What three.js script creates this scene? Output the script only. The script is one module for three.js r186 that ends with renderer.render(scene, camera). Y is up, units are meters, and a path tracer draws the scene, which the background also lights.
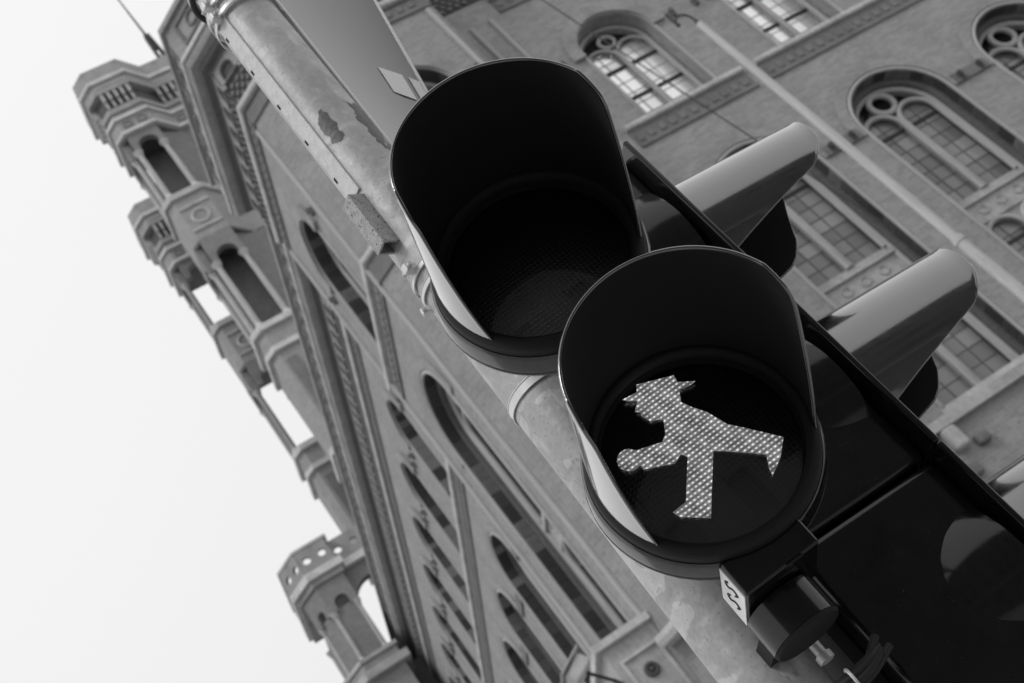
import * as THREE from 'three';
import { mergeGeometries, toCreasedNormals } from 'three/addons/utils/BufferGeometryUtils.js';
import { RoundedBoxGeometry } from 'three/addons/geometries/RoundedBoxGeometry.js';
import { RectAreaLightUniformsLib } from 'three/addons/lights/RectAreaLightUniformsLib.js';

// ---------------------------------------------------------------- camera, sky, sun, exposure
const EYE = 1.6;
const scene = new THREE.Scene();
const camera = new THREE.PerspectiveCamera(29.97, 1024 / 683, 0.05, 400);
camera.position.set(0, EYE, 0);
camera.up.set(0.4702, 0.6542, 0.5925);
camera.lookAt(0.29925, EYE + 0.51341, -0.80431);
camera.focus = 1.3; camera.userData.fStop = 11;
const renderer = new THREE.WebGLRenderer({ antialias: true });
renderer.toneMapping = THREE.LinearToneMapping;
renderer.toneMappingExposure = 1.0;
renderer.shadowMap.enabled = true;
RectAreaLightUniformsLib.init();

let seed = 20240;
function rnd() { seed = (seed * 1664525 + 1013904223) >>> 0; return seed / 4294967296; }
function rr(a, b) { return a + (b - a) * rnd(); }

{ // overcast sky: even cloud cover, a little brighter overhead
  const W = 128, Hh = 64, d = new Float32Array(W * Hh * 4);
  for (let j = 0; j < Hh; j++) for (let i = 0; i < W; i++) {
    const e = ((j + 0.5) / Hh - 0.5) * Math.PI, a = i / W * 2 * Math.PI;
    const n = 0.012 * (Math.sin(3 * a + 2 * e) * Math.cos(4 * e + 1) + Math.sin(7 * a - 3 * e) * 0.6);
    const v = 0.80 + 0.15 * Math.max(0, Math.sin(e)) + n;
    d.set([v, v, v, 1], (j * W + i) * 4);
  }
  const t = new THREE.DataTexture(d, W, Hh, THREE.RGBAFormat, THREE.FloatType);
  t.mapping = THREE.EquirectangularReflectionMapping; t.magFilter = t.minFilter = THREE.LinearFilter; t.wrapS = THREE.RepeatWrapping;
  t.needsUpdate = true; scene.background = t; scene.environment = t;
}
const sun = new THREE.DirectionalLight(0xffffff, 1.0);
sun.position.set(-30, 45, 22); sun.castShadow = true; sun.shadow.radius = 30;
Object.assign(sun.shadow.camera, { left: -60, right: 60, top: 80, bottom: -60, near: 1, far: 250 });
scene.add(sun, sun.target);

// ---------------------------------------------------------------- textures and materials
function noise2(px, py, seedN = 0) { // tileable value noise lattice px x py -> function(u, v in 0..1)
  const g = new Float32Array(px * py); let s = seedN * 7919 + 17;
  for (let i = 0; i < g.length; i++) { s = (s * 1664525 + 1013904223) >>> 0; g[i] = s / 4294967296; }
  return (u, v) => {
    const x = u * px, y = v * py, xi = Math.floor(x), yi = Math.floor(y); let fx = x - xi, fy = y - yi;
    fx = fx * fx * (3 - 2 * fx); fy = fy * fy * (3 - 2 * fy);
    const X0 = ((xi % px) + px) % px, X1 = (X0 + 1) % px, Y0 = ((yi % py) + py) % py, Y1 = (Y0 + 1) % py;
    return (g[Y0 * px + X0] * (1 - fx) + g[Y0 * px + X1] * fx) * (1 - fy) + (g[Y1 * px + X0] * (1 - fx) + g[Y1 * px + X1] * fx) * fy;
  };
}
function makeTex(W, H, fn, srgb, rep = 1) {
  const d = new Uint8Array(W * H * 4);
  for (let j = 0; j < H; j++) for (let i = 0; i < W; i++) {
    const v = Math.max(0, Math.min(255, 255 * fn((i + 0.5) / W, (j + 0.5) / H))), k = (j * W + i) * 4;
    d[k] = d[k + 1] = d[k + 2] = v; d[k + 3] = 255;
  }
  const t = new THREE.DataTexture(d, W, H); t.magFilter = THREE.LinearFilter; t.minFilter = THREE.LinearMipmapLinearFilter; t.generateMipmaps = true;
  t.wrapS = t.wrapT = THREE.RepeatWrapping; t.repeat.set(1 / rep, 1 / rep); t.anisotropy = 8;
  if (srgb) t.colorSpace = THREE.SRGBColorSpace;
  t.needsUpdate = true; return t;
}
const lin = (v) => new THREE.Color().setRGB(v, v, v);
const toS = (v) => v <= 0.0031308 ? v * 12.92 : 1.055 * Math.pow(v, 1 / 2.4) - 0.055;
// brick courses, 3.84 m tile: 16 bricks by 48 courses
function brickFns(base, spread, mortar, seedN) {
  const C = 48, B = 16, t1 = noise2(6, 6, seedN), t2 = noise2(40, 40, seedN + 1), t3 = noise2(256, 256, seedN + 2), tone = noise2(B * 4, C, seedN + 3);
  const cell = (u, v) => {
    const y = v * C, r = Math.floor(y), fy = y - r, off = r % 2 ? 0.5 : 0, head = (r % 4 === 2);
    const x = u * B * (head ? 2 : 1) + off, c = Math.floor(x), fx = x - c;
    return { r, c, m: fy < 0.13 || fx < (head ? 0.09 : 0.045) };
  };
  const hash = (a, b) => { const s = Math.sin(a * 127.1 + b * 311.7 + seedN) * 43758.5453; return s - Math.floor(s); };
  return [(u, v) => {
    const q = cell(u, v), st = (t1(u, v) - 0.5) * 0.14 + (t2(u, v) - 0.5) * 0.08 + (t3(u, v) - 0.5) * 0.12;
    const k = q.m ? mortar : base * (1 + spread * (hash(q.c % 32, q.r) - 0.5) * 2);
    return toS(k * (1 + st));
  }, (u, v) => (cell(u, v).m ? 0.2 : 0.75 + 0.25 * t3(u, v))];
}
const [bc, bb] = brickFns(0.285, 0.13, 0.37, 3);
const brickMap = makeTex(1024, 1024, bc, true, 3.84), brickBump = makeTex(1024, 1024, bb, false, 3.84);
const s1 = noise2(5, 5, 11), s2 = noise2(31, 31, 12), s3 = noise2(170, 170, 13), s4 = noise2(12, 70, 14);
const stoneMap = makeTex(512, 512, (u, v) => toS(0.62 * (0.8 + 0.3 * s1(u, v) + 0.22 * s2(u, v) + 0.2 * s3(u, v) - 0.18 * s4(v, u))), true, 2.5);
const stoneBump = makeTex(512, 512, (u, v) => 0.5 * s3(u, v) + 0.5 * s2(u, v), false, 2.5);
const M = {};
M.brick = new THREE.MeshStandardMaterial({ map: brickMap, bumpMap: brickBump, bumpScale: 0.006, roughness: 0.92 });
M.brickTower = new THREE.MeshStandardMaterial({ map: brickMap, color: lin(0.78), bumpMap: brickBump, bumpScale: 0.02, roughness: 0.92 });
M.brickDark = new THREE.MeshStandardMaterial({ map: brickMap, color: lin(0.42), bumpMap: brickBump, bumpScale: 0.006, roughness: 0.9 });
function stone(k, rough = 0.85) { return new THREE.MeshStandardMaterial({ map: stoneMap, color: lin(k), bumpMap: stoneBump, bumpScale: 0.006, roughness: rough }); }
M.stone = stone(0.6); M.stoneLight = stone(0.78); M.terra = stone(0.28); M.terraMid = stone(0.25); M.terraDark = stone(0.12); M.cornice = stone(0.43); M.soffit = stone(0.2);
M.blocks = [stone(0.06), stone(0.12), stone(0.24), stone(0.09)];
M.iron = new THREE.MeshStandardMaterial({ color: lin(0.03), roughness: 0.6 });
M.paneBright = [0.95, 0.8, 0.9, 0.7].map((k) => new THREE.MeshPhysicalMaterial({ color: lin(k), metalness: 0.85, roughness: 0.3 }));
M.paneDull = [0.13, 0.19, 0.26, 0.22, 0.16].map((k) => new THREE.MeshPhysicalMaterial({ color: lin(k), metalness: 0.0, roughness: 0.25, clearcoat: 0.4, clearcoatRoughness: 0.1 }));
M.darkGlass = new THREE.MeshPhysicalMaterial({ color: lin(0.03), roughness: 0.2 });
M.frameWood = new THREE.MeshStandardMaterial({ color: lin(0.12), roughness: 0.7 });

// ---------------------------------------------------------------- naming and geometry helpers
const used = new Map();
function numbered(name) { const n = used.get(name) || 0; used.set(name, n + 1); return n ? `${name}_${String(n).padStart(3, '0')}` : name; }
function shadows(o) { o.traverse((m) => { if (m.isMesh) { m.castShadow = true; m.receiveShadow = true; } }); return o; }
function thing(name, label, category, group) {
  const o = new THREE.Group(); o.name = numbered(name); o.userData = { label, category }; if (group) o.userData.group = group; scene.add(o); return o;
}
function part(name, geo, mat, parent, label) {
  const m = new THREE.Mesh(Array.isArray(geo) ? merge(geo) : geo, mat); m.name = name; if (label) m.userData.label = label; parent.add(m); return m;
}
function merge(list) { // same attribute set for all
  return mergeGeometries(list.map((g) => { const h = g.index ? g.toNonIndexed() : g.clone(); for (const k of Object.keys(h.attributes)) if (!['position', 'normal', 'uv'].includes(k)) h.deleteAttribute(k); return h; }));
}
function box(x0, x1, y0, y1, z0, z1) { const g = new THREE.BoxGeometry(x1 - x0, y1 - y0, z1 - z0); g.translate((x0 + x1) / 2, (y0 + y1) / 2, (z0 + z1) / 2); return boxUV(g); }
function boxUV(g) { // uv in metres from position and normal
  const p = g.attributes.position, n = g.attributes.normal, uv = new Float32Array(p.count * 2);
  for (let i = 0; i < p.count; i++) {
    const ax = Math.abs(n.getX(i)), ay = Math.abs(n.getY(i)), az = Math.abs(n.getZ(i));
    if (ay > ax && ay > az) uv.set([p.getX(i), p.getZ(i)], 2 * i); else if (ax > az) uv.set([p.getZ(i), p.getY(i)], 2 * i); else uv.set([p.getX(i), p.getY(i)], 2 * i);
  }
  g.setAttribute('uv', new THREE.BufferAttribute(uv, 2)); return g;
}
function arch(S, hw, v0, spring, cx = 0) { S.moveTo(cx - hw, v0); S.lineTo(cx + hw, v0); S.lineTo(cx + hw, spring); S.absarc(cx, spring, hw, 0, Math.PI, false); S.lineTo(cx - hw, v0); return S; }
function extr(shape, w0, w1, seg = 14) { const g = new THREE.ExtrudeGeometry(shape, { depth: w1 - w0, bevelEnabled: false, curveSegments: seg }); g.translate(0, 0, w0); return g; }
function archLine(hw, v0, spring, w, cx = 0, n = 14) {
  const pts = [new THREE.Vector3(cx - hw, v0, w)];
  for (let k = 1; k <= 4; k++) pts.push(new THREE.Vector3(cx - hw, v0 + (spring - v0) * k / 4, w));
  for (let k = 1; k < n; k++) { const a = Math.PI - Math.PI * k / n; pts.push(new THREE.Vector3(cx + hw * Math.cos(a), spring + hw * Math.sin(a), w)); }
  for (let k = 4; k >= 0; k--) pts.push(new THREE.Vector3(cx + hw, v0 + (spring - v0) * k / 4, w));
  return pts;
}
function tube(pts, r, seg = 40, rad = 6, closed = false) { return new THREE.TubeGeometry(new THREE.CatmullRomCurve3(pts, closed, 'centripetal'), seg, r, rad, closed); }
function rod(a, b, r0, r1 = r0, seg = 10) {
  const A = new THREE.Vector3(...a), B = new THREE.Vector3(...b), d = B.clone().sub(A), g = new THREE.CylinderGeometry(r1, r0, d.length(), seg);
  g.applyQuaternion(new THREE.Quaternion().setFromUnitVectors(new THREE.Vector3(0, 1, 0), d.clone().normalize())); g.translate((A.x + B.x) / 2, (A.y + B.y) / 2, (A.z + B.z) / 2); return g;
}
// sweep a closed profile [[out, y], ...] along a plan path [[X, H], ...]; out points to the left of travel direction in (X, -H) plan
function sweep(path, prof, closed = false) {
  const n = path.length, P = path.map(([x, h]) => new THREE.Vector2(x, h)), norm = [];
  const segN = (a, b) => { const d = b.clone().sub(a).normalize(); return new THREE.Vector2(d.y, -d.x); };
  const segs = closed ? n : n - 1, sn = [];
  for (let i = 0; i < segs; i++) sn.push(segN(P[i], P[(i + 1) % n]));
  for (let i = 0; i < n; i++) {
    const a = closed ? sn[(i + segs - 1) % segs] : sn[Math.max(0, i - 1)], b = closed ? sn[i % segs] : sn[Math.min(segs - 1, i)];
    const m = a.clone().add(b).normalize(); norm.push(m.multiplyScalar(1 / Math.max(0.3, m.dot(b))));
  }
  const pos = [], uv = [], at = (i, k) => [P[i].x + norm[i].x * prof[k][0], prof[k][1] + EYE, -(P[i].y + norm[i].y * prof[k][0])];
  const quad = (a, b, c, d, u0, u1, v0, v1) => { pos.push(...a, ...b, ...c, ...a, ...c, ...d); uv.push(u0, v0, u1, v0, u1, v1, u0, v0, u1, v1, u0, v1); };
  let L = 0;
  for (let i = 0; i < segs; i++) {
    const j = (i + 1) % n, len = P[i].distanceTo(P[j]); let q = 0;
    for (let k = 0; k < prof.length; k++) {
      const k2 = (k + 1) % prof.length, w = Math.hypot(prof[k2][0] - prof[k][0], prof[k2][1] - prof[k][1]);
      quad(at(i, k), at(j, k), at(j, k2), at(i, k2), L, L + len, q, q + w); q += w;
    }
    L += len;
  }
  if (!closed) for (const i of [0, n - 1]) {
    const t = THREE.ShapeUtils.triangulateShape(prof.map((p) => new THREE.Vector2(p[0], p[1])), []);
    for (const f of t) { const o = i ? f : [f[0], f[2], f[1]]; for (const k of o) { pos.push(...at(i, k)); uv.push(prof[k][0], prof[k][1]); } }
  }
  const g = new THREE.BufferGeometry(); g.setAttribute('position', new THREE.Float32BufferAttribute(pos, 3)); g.setAttribute('uv', new THREE.Float32BufferAttribute(uv, 2)); g.computeVertexNormals(); return g;
}
function place(o, X, Y, H, turn = 0) { o.position.set(X, Y + EYE, -H); o.rotation.y = turn; return o; }
const LEFT = -Math.PI / 2, CHAM = -Math.PI / 4; // local +z turned to face -X / the corner diagonal

// ---------------------------------------------------------------- ground
function sheet(name, x0, x1, z0, z1, y, mat) { const g = new THREE.PlaneGeometry(x1 - x0, z1 - z0); g.rotateX(-Math.PI / 2); g.translate((x0 + x1) / 2, y, (z0 + z1) / 2); const p = g.attributes.position, uv = g.attributes.uv; for (let i = 0; i < p.count; i++) uv.setXY(i, p.getX(i), p.getZ(i)); const m = new THREE.Mesh(g, mat); m.name = name; m.userData = { kind: 'structure' }; m.receiveShadow = true; scene.add(m); return m; }
sheet('ground', -200, 200, -200, 200, 0, new THREE.MeshStandardMaterial({ map: stoneMap, color: lin(0.5), roughness: 0.95 }));
sheet('road', -60, 60, 1.6, 12, 0.004, new THREE.MeshStandardMaterial({ map: stoneMap, color: lin(0.12), roughness: 0.95 }));

// ---------------------------------------------------------------- town hall
const LW = 7.36, LP = 6.2, RW = 20.4, RP = 19.25, PE = 11.06, HE = 24.8; // left wall, left pavilion face, right wall, right pavilion face, pavilion ends
const hall = thing('town_hall', 'brick town hall with round arched windows and stone cornices behind the traffic lights', 'building');
const corner = [[LP, HE], [LP, RP + 1], [LP + 1, RP], [PE, RP]];
const planAll = [[LW, 75], [LW, HE], ...corner, [PE, RW], [34, RW]];

// window builders: local x along wall, y height relative to the eye, z out of the wall
function wallPanel(len0, len1, v0, v1, holes, thick) {
  const S = new THREE.Shape(); S.moveTo(len0, v0); S.lineTo(len1, v0); S.lineTo(len1, v1); S.lineTo(len0, v1); S.lineTo(len0, v0);
  for (const h of holes) S.holes.push(arch(new THREE.Path(), h.hw, h.v0, h.spring, h.c));
  return extr(S, -thick, 0, 16);
}
const UP = { v0: 16.52, spring: 19.0, hw: 0.98, d: 0.4 }, LO = { v0: 7.0, spring: 13.28, hw: 1.24, d: 0.46 };
function windowKit(T, kind, hw) {
  const lo = kind === 'lo', iw = hw - (lo ? 0.17 : 0.07), lw = (iw - (lo ? 0.2 : 0.11)) / 2, lc = lw + (lo ? 0.075 : 0.05), sp = T.spring;
  const lights = lo ? [[T.v0 + 0.12, T.v0 + 2.5], [10.78, sp - 0.02]] : [[T.v0 + 0.1, sp - 0.12]], w = -T.d, r = lo ? 0.065 : 0.045;
  const UU = (o, i, v0) => { const R = new THREE.Shape(); R.moveTo(-o, v0); R.lineTo(-i, v0); R.lineTo(-i, sp); R.absarc(0, sp, i, Math.PI, 0, true); R.lineTo(i, v0); R.lineTo(o, v0); R.lineTo(o, sp); R.absarc(0, sp, o, 0, Math.PI, false); R.lineTo(-o, v0); return R; };
  const mw = lc - lw, top = lights[lights.length - 1][1], stoneG = [extr(UU(hw, iw - 0.05, T.v0), w - 0.16, w, 18), box(-mw, mw, T.v0, top + 0.25, w - 0.15, w - 0.004)];
  if (lo) { const P = new THREE.Shape(), b0 = lights[0][1]; P.moveTo(-iw, b0); P.lineTo(-lc - lw, b0); P.absarc(-lc, b0, lw, Math.PI, 0, true); P.lineTo(lc - lw, b0); P.absarc(lc, b0, lw, Math.PI, 0, true); P.lineTo(iw, b0); P.lineTo(iw, 10.78); P.lineTo(-iw, 10.78); P.lineTo(-iw, b0); stoneG.push(extr(P, w - 0.14, w - 0.008, 12)); }
  stoneG.push(box(-iw, iw, T.v0, T.v0 + 0.1, w - 0.14, w - 0.006));
  for (const [b, t] of lights) for (const c of [-lc, lc]) { stoneG.push(tube(archLine(lw + r * 0.5, b, t, w - 0.01, c), r, 48, 6)); }
  const orad = lo ? 0.3 : 0.2, oy = top + lw + (lo ? 0.27 : 0.17);
  const oc = new THREE.TorusGeometry(orad, r * 1.15, 8, 28); oc.translate(0, oy, w); stoneG.push(oc);
  stoneG.push(tube(archLine(iw, T.v0, sp, w, 0, 20), r * 1.3, 60, 6));
  if (lo) { stoneG.push(box(-iw, iw, 10.55, 10.67, w, w + 0.07), box(-iw, iw, 10.0, 10.08, w, w + 0.04)); for (const q of [-1, 0, 1]) { const t = new THREE.TorusGeometry(0.11, 0.025, 6, 18); t.translate(q * lc, 10.32, w); stoneG.push(t); } }
  // stepped inner order of the reveal
  const ring = (o, i, w0, w1) => { const R = arch(new THREE.Shape(), o, T.v0, sp); R.holes.push(arch(new THREE.Path(), i, T.v0 - 0.001, sp)); return extr(R, w0, w1, 18); };
  const U = (o, i, v0) => { const R = new THREE.Shape(); R.moveTo(-o, v0); R.lineTo(-i, v0); R.lineTo(-i, sp); R.absarc(0, sp, i, Math.PI, 0, true); R.lineTo(i, v0); R.lineTo(o, v0); R.lineTo(o, sp); R.absarc(0, sp, o, 0, Math.PI, false); R.lineTo(-o, v0); return R; };
  return { T, lo, hw, lw, lc, lights, w, stone: merge(stoneG),
    order: extr(U(hw - 0.002, iw, T.v0), w, w + (lo ? 0.2 : 0.012), 18),
    hood: merge([extr(U(hw + (lo ? 0.36 : 0.34), hw + (lo ? 0.1 : 0.004), lo ? sp - 0.15 : sp - 0.1), -0.02, lo ? 0.045 : 0.1, 20)]),
    roll: merge([tube(archLine(hw + 0.03, T.v0, sp, 0.01, 0, 22), 0.045, 70, 6)]),
    sill: merge([box(-hw - 0.1, hw + 0.1, T.v0 - 0.14, T.v0, -T.d - 0.1, 0.02)]),
    backing: extr(arch(new THREE.Shape(), hw + 0.05, T.v0, sp), w - 0.26, w - 0.2, 12),
    sheetGlass: lights.map(([b, s]) => box(-lw - 0.03, lw + 0.03, b - 0.03, s + lw + 0.03, w - 0.12, w - 0.1)) };
}
// voussoirs and jamb blocks lining the reveal, alternating tone
const blockGeo = {};
const farBricks = []; // linings of the far left windows, joined because they are past the count
function revealBlocks(K, parent, far) {
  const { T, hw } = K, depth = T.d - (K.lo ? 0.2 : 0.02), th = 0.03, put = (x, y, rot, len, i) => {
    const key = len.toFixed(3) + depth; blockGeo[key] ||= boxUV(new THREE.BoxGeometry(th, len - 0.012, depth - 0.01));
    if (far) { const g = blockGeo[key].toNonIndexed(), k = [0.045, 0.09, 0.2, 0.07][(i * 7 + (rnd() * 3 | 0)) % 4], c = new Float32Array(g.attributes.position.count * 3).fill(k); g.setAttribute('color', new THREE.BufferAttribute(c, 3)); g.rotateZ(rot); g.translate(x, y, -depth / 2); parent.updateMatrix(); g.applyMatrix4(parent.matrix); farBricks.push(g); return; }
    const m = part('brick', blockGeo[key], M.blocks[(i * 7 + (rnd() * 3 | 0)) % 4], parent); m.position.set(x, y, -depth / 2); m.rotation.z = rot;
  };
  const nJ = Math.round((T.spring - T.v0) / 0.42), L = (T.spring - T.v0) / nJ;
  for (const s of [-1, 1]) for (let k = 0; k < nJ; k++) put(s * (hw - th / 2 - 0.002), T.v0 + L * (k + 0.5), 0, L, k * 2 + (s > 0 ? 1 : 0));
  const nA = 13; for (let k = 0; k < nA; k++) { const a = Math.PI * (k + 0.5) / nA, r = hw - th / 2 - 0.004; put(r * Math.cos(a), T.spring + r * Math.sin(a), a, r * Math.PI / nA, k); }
}
function glazing(K, parent, mats, bright, cols, rowH) {
  const bars = [];
  for (const [b, s] of K.lights) {
    const top = s + K.lw, n = Math.max(3, Math.round((top - b) / rowH)), ph = (top - b) / n, pw = 2 * K.lw / cols;
    const g = new THREE.BoxGeometry(pw - 0.012, ph - 0.012, 0.012);
    for (const c of [-K.lc, K.lc]) {
      for (let r = 0; r < n; r++) for (let q = 0; q < cols; q++) {
        const m = part('pane', g, mats[(rnd() * mats.length) | 0], parent);
        m.position.set(c - K.lw + pw * (q + 0.5), b + ph * (r + 0.5), K.w - 0.12); m.rotation.set(rr(-0.012, 0.012), rr(-0.012, 0.012), 0);
      }
      for (let q = 1; q < cols; q++) bars.push(box(c - K.lw + pw * q - 0.012, c - K.lw + pw * q + 0.012, b, top, K.w - 0.112, K.w - 0.1));
      for (let r = 1; r < n; r++) bars.push(box(c - K.lw, c + K.lw, b + ph * r - 0.01, b + ph * r + 0.01, K.w - 0.113, K.w - 0.101));
      for (const y of bright ? [b + (top - b) * 0.36, b + (top - b) * 0.74] : [s - 0.12]) part('transom', [box(c - K.lw - 0.02, c + K.lw + 0.02, y - 0.035, y + 0.035, K.w - 0.13, K.w - 0.07)], M.iron, parent);
    }
  }
  part('glazing_bar', bars, bright ? M.stone : M.frameWood, parent);
}
const kits = { upR: windowKit(UP, 'up', 0.98), loR: windowKit(LO, 'lo', 1.24), upL: windowKit({ ...UP, spring: 19.1 }, 'up', 0.88), loL: windowKit({ ...LO, spring: 13.45, d: 0.5 }, 'lo', 1.12) };
const bracketG = merge([box(-0.06, 0.06, -0.12, 0.08, -0.05, 0.09), box(-0.035, 0.035, -0.03, 0.1, 0.07, 0.15)]);
function putWindow(K, X, H, turn, detail, bricks) {
  const win = part('window', K.stone, K.lo ? M.stone : M.stone, hall); place(win, X, 0, H, turn);
  part('dark_glass', K.backing, M.darkGlass, win);
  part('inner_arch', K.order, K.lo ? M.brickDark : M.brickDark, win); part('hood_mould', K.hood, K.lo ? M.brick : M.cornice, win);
  part('roll_mould', K.roll, M.stone, win); part('sill', K.sill, M.stoneLight, win);
  if (detail) { glazing(K, win, K.lo ? M.paneDull : M.paneBright, !K.lo, 2, K.lo ? 0.38 : 0.4); }
  else for (const g of K.sheetGlass) for (const c of [-K.lc, K.lc]) { const p = part('pane', g, M.paneDull[(rnd() * 3) | 0], win); p.position.x = c; }
  if (bricks) revealBlocks(K, win, bricks === 2); if (!K.lo) { const i = []; for (const s of [-1, 1]) { const b = part('bracket', bracketG, M.terraMid, win); b.position.set(s * (K.hw + 0.62), 18.97, 0); } }
  return win;
}
// right wing
const rc = [14.58, 18.48, 22.38, 26.28], uc = rc.map((c) => c + 0.06), holesR = [];
for (const c of rc) holesR.push({ c: c + 0.06, hw: UP.hw, v0: UP.v0, spring: UP.spring }, { c, hw: LO.hw, v0: LO.v0, spring: LO.spring });
const wR = part('wall', wallPanel(PE, 34, -EYE, 23.6, holesR, 1.0), M.brick, hall, 'right hand brick wall'); place(wR, 0, 0, RW);
const BR = 1, NOBR = 0, FAR = 2;
rc.forEach((c, i) => { putWindow(kits.upR, uc[i], RW, 0, i < 3, NOBR); putWindow(kits.loR, c, RW, 0, i < 3, i < 3 ? BR : NOBR); });
// pavilion, right face
const pc = (LP + 1 + PE) / 2, wPR = part('wall', wallPanel(LP + 1, PE, -EYE, 23.6, [{ c: pc, ...UP }, { c: pc, ...LO }], 1.1), M.brick, hall); place(wPR, 0, 0, RP);
putWindow(kits.upR, pc, RP, 0, false, BR); putWindow(kits.loR, pc, RP, 0, false, NOBR);
part('wall', [box(PE - 0.45, PE - 0.003, 0, 23.6 + EYE, -RW - 0.3, -RP - 0.002)], M.brick, hall);
// pavilion, left face
const pl = (RP + 1 + HE) / 2, wPL = part('wall', wallPanel(-HE, -RP - 1, -EYE, 23.6, [{ c: -pl, ...UP }, { c: -pl, ...LO }], 1.1), M.brick, hall); place(wPL, LP, 0, 0, LEFT);
putWindow(kits.upR, LP, pl, LEFT, false, BR); putWindow(kits.loR, LP, pl, LEFT, false, BR);
part('wall', [box(LP + 0.002, LW + 0.4, 0, 23.6 + EYE, -HE + 0.003, -HE + 0.6)], M.brick, hall);
// corner chamfer
part('wall', sweep([[LP, RP + 1], [LP + 1, RP]], [[-0.4, -EYE], [0, -EYE], [0, 23.6], [-0.4, 23.6]]), M.brick, hall, 'narrow diagonal wall cutting the corner');
// left wing
const lc = []; for (let k = 0; k < 8; k++) lc.push(27.5 + 3.5 * k);
const holesL = []; for (const c of lc) holesL.push({ c: -c, hw: 0.88, v0: UP.v0, spring: 19.1 }, { c: -c, hw: 1.12, v0: LO.v0, spring: 13.45 });
const wL = part('wall', wallPanel(-75, -HE, -EYE, 23.6, holesL, 1.0), M.brick, hall, 'long left hand brick wall seen at a glancing angle'); place(wL, LW, 0, 0, LEFT);
for (const c of lc) { putWindow(kits.upL, LW, c, LEFT, false, FAR); putWindow(kits.loL, LW, c, LEFT, false, FAR); }

{ const m = new THREE.Mesh(mergeGeometries(farBricks), new THREE.MeshStandardMaterial({ vertexColors: true, roughness: 0.9 })); m.name = 'brick_lining'; m.userData = { kind: 'stuff' }; hall.add(m); }
// string courses and cornices follow the plan round the corner
const leftPath = [[LW, 75], [LW, HE], ...corner], rightPaths = [[[12.92, RW], [16.29, RW]], [[16.68, RW], [34, RW]]];
function course(name, prof, mat) { part(name, sweep(leftPath, prof), mat, hall); for (const p of rightPaths) part(name, sweep(p, prof), mat, hall); }
course('sill_course', [[-0.05, 16.34], [0.1, 16.35], [0.12, 16.40], [0.12, 16.47], [-0.05, 16.51]], M.stoneLight);
course('terracotta_band', [[-0.05, 15.76], [0.05, 15.76], [0.05, 15.82], [0.02, 15.82], [0.02, 16.335], [-0.05, 16.335]], M.terraMid);
course('string_course', [[-0.05, 22.05], [0.1, 22.06], [0.13, 22.12], [0.13, 22.2], [-0.05, 22.24]], M.stoneLight);
course('terracotta_band', [[-0.05, 21.5], [0.05, 21.5], [0.05, 21.57], [0.02, 21.57], [0.02, 21.98], [0.07, 21.98], [0.07, 22.048], [-0.05, 22.048]], M.terraMid);
{ // small relief squares in the terracotta band
  const rowOf = (len, X, H, turn, y) => { const g = []; for (let k = 0; k < Math.floor(len / 0.3); k++) g.push(box(k * 0.3 + 0.07, k * 0.3 + 0.23, y, y + 0.2, 0.015, 0.045)); const m = place(part('band_relief', g, M.terra, hall), X, 0, H, turn); m.userData.kind = 'stuff'; };
  for (const y of [15.95, 21.7]) { rowOf(3.37, 12.92, RW, 0, y); rowOf(12, 16.68, RW, 0, y); rowOf(HE - RP - 1, LP, HE, LEFT, y); rowOf(PE - LP - 1, LP + 1, RP, 0, y); rowOf(30, LW, HE + 30, LEFT, y); }
}
part('cornice', sweep(planAll, [[-0.3, 23.84], [0.31, 23.84], [0.46, 23.88], [0.5, 24.0], [0.5, 24.12], [-0.3, 24.14]]), M.cornice, hall);
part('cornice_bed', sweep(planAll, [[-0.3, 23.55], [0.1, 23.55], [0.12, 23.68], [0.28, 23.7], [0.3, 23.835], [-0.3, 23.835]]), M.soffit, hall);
part('cornice_lip', sweep(planAll, [[0.445, 24.13], [0.56, 24.13], [0.56, 24.25], [0.445, 24.25]]), M.stoneLight, hall);
part('parapet', sweep(planAll, [[-0.5, 24.13], [0.44, 24.13], [0.44, 25.4], [0.54, 25.41], [0.54, 25.58], [-0.5, 25.6]]), M.cornice, hall);
part('base_course', sweep(leftPath, [[-0.05, -EYE], [0.16, -EYE], [0.16, 4.9], [0.05, 5.1], [-0.05, 5.1]]), M.stone, hall);
// frieze: little blind arches over a diaper of diamond studs, along each face
function frieze(len, X, H, turn) {
  const n = Math.max(1, Math.round(len / 0.64)), s = len / n, a = [], d = [];
  for (let k = 0; k < n; k++) {
    const c = s * (k + 0.5), S = new THREE.Shape(); S.moveTo(c - s / 2, 23.0); S.lineTo(c + s / 2, 23.0); S.lineTo(c + s / 2, 23.56); S.lineTo(c - s / 2, 23.56); S.lineTo(c - s / 2, 23.0);
    S.holes.push(arch(new THREE.Path(), s * 0.32, 23.02, 23.24, c)); a.push(extr(S, 0.01, 0.1, 6));
    a.push(box(c - s / 2 - 0.05, c - s / 2 + 0.05, 22.88, 23.0, 0.01, 0.09));
    for (let r = 0; r < 4; r++) for (let q = 0; q < 3; q++) { const g = new THREE.BoxGeometry(0.11, 0.11, 0.07); g.rotateZ(Math.PI / 4); g.translate(c - s / 2 + s * (q + (r % 2 ? 0.75 : 0.25)) / 3, 22.34 + r * 0.15, 0.03); d.push(g); }
  }
  place(part('frieze_arch', a, M.cornice, hall), X, 0, H, turn); const st = place(part('frieze_stud', d, M.terraMid, hall), X, 0, H, turn); st.userData.kind = 'stuff';
  const back = place(part('frieze_panel', [box(0, len, 22.22, 23.55, -0.02, 0.008)], M.terraDark, hall), X, 0, H, turn);
}
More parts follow.
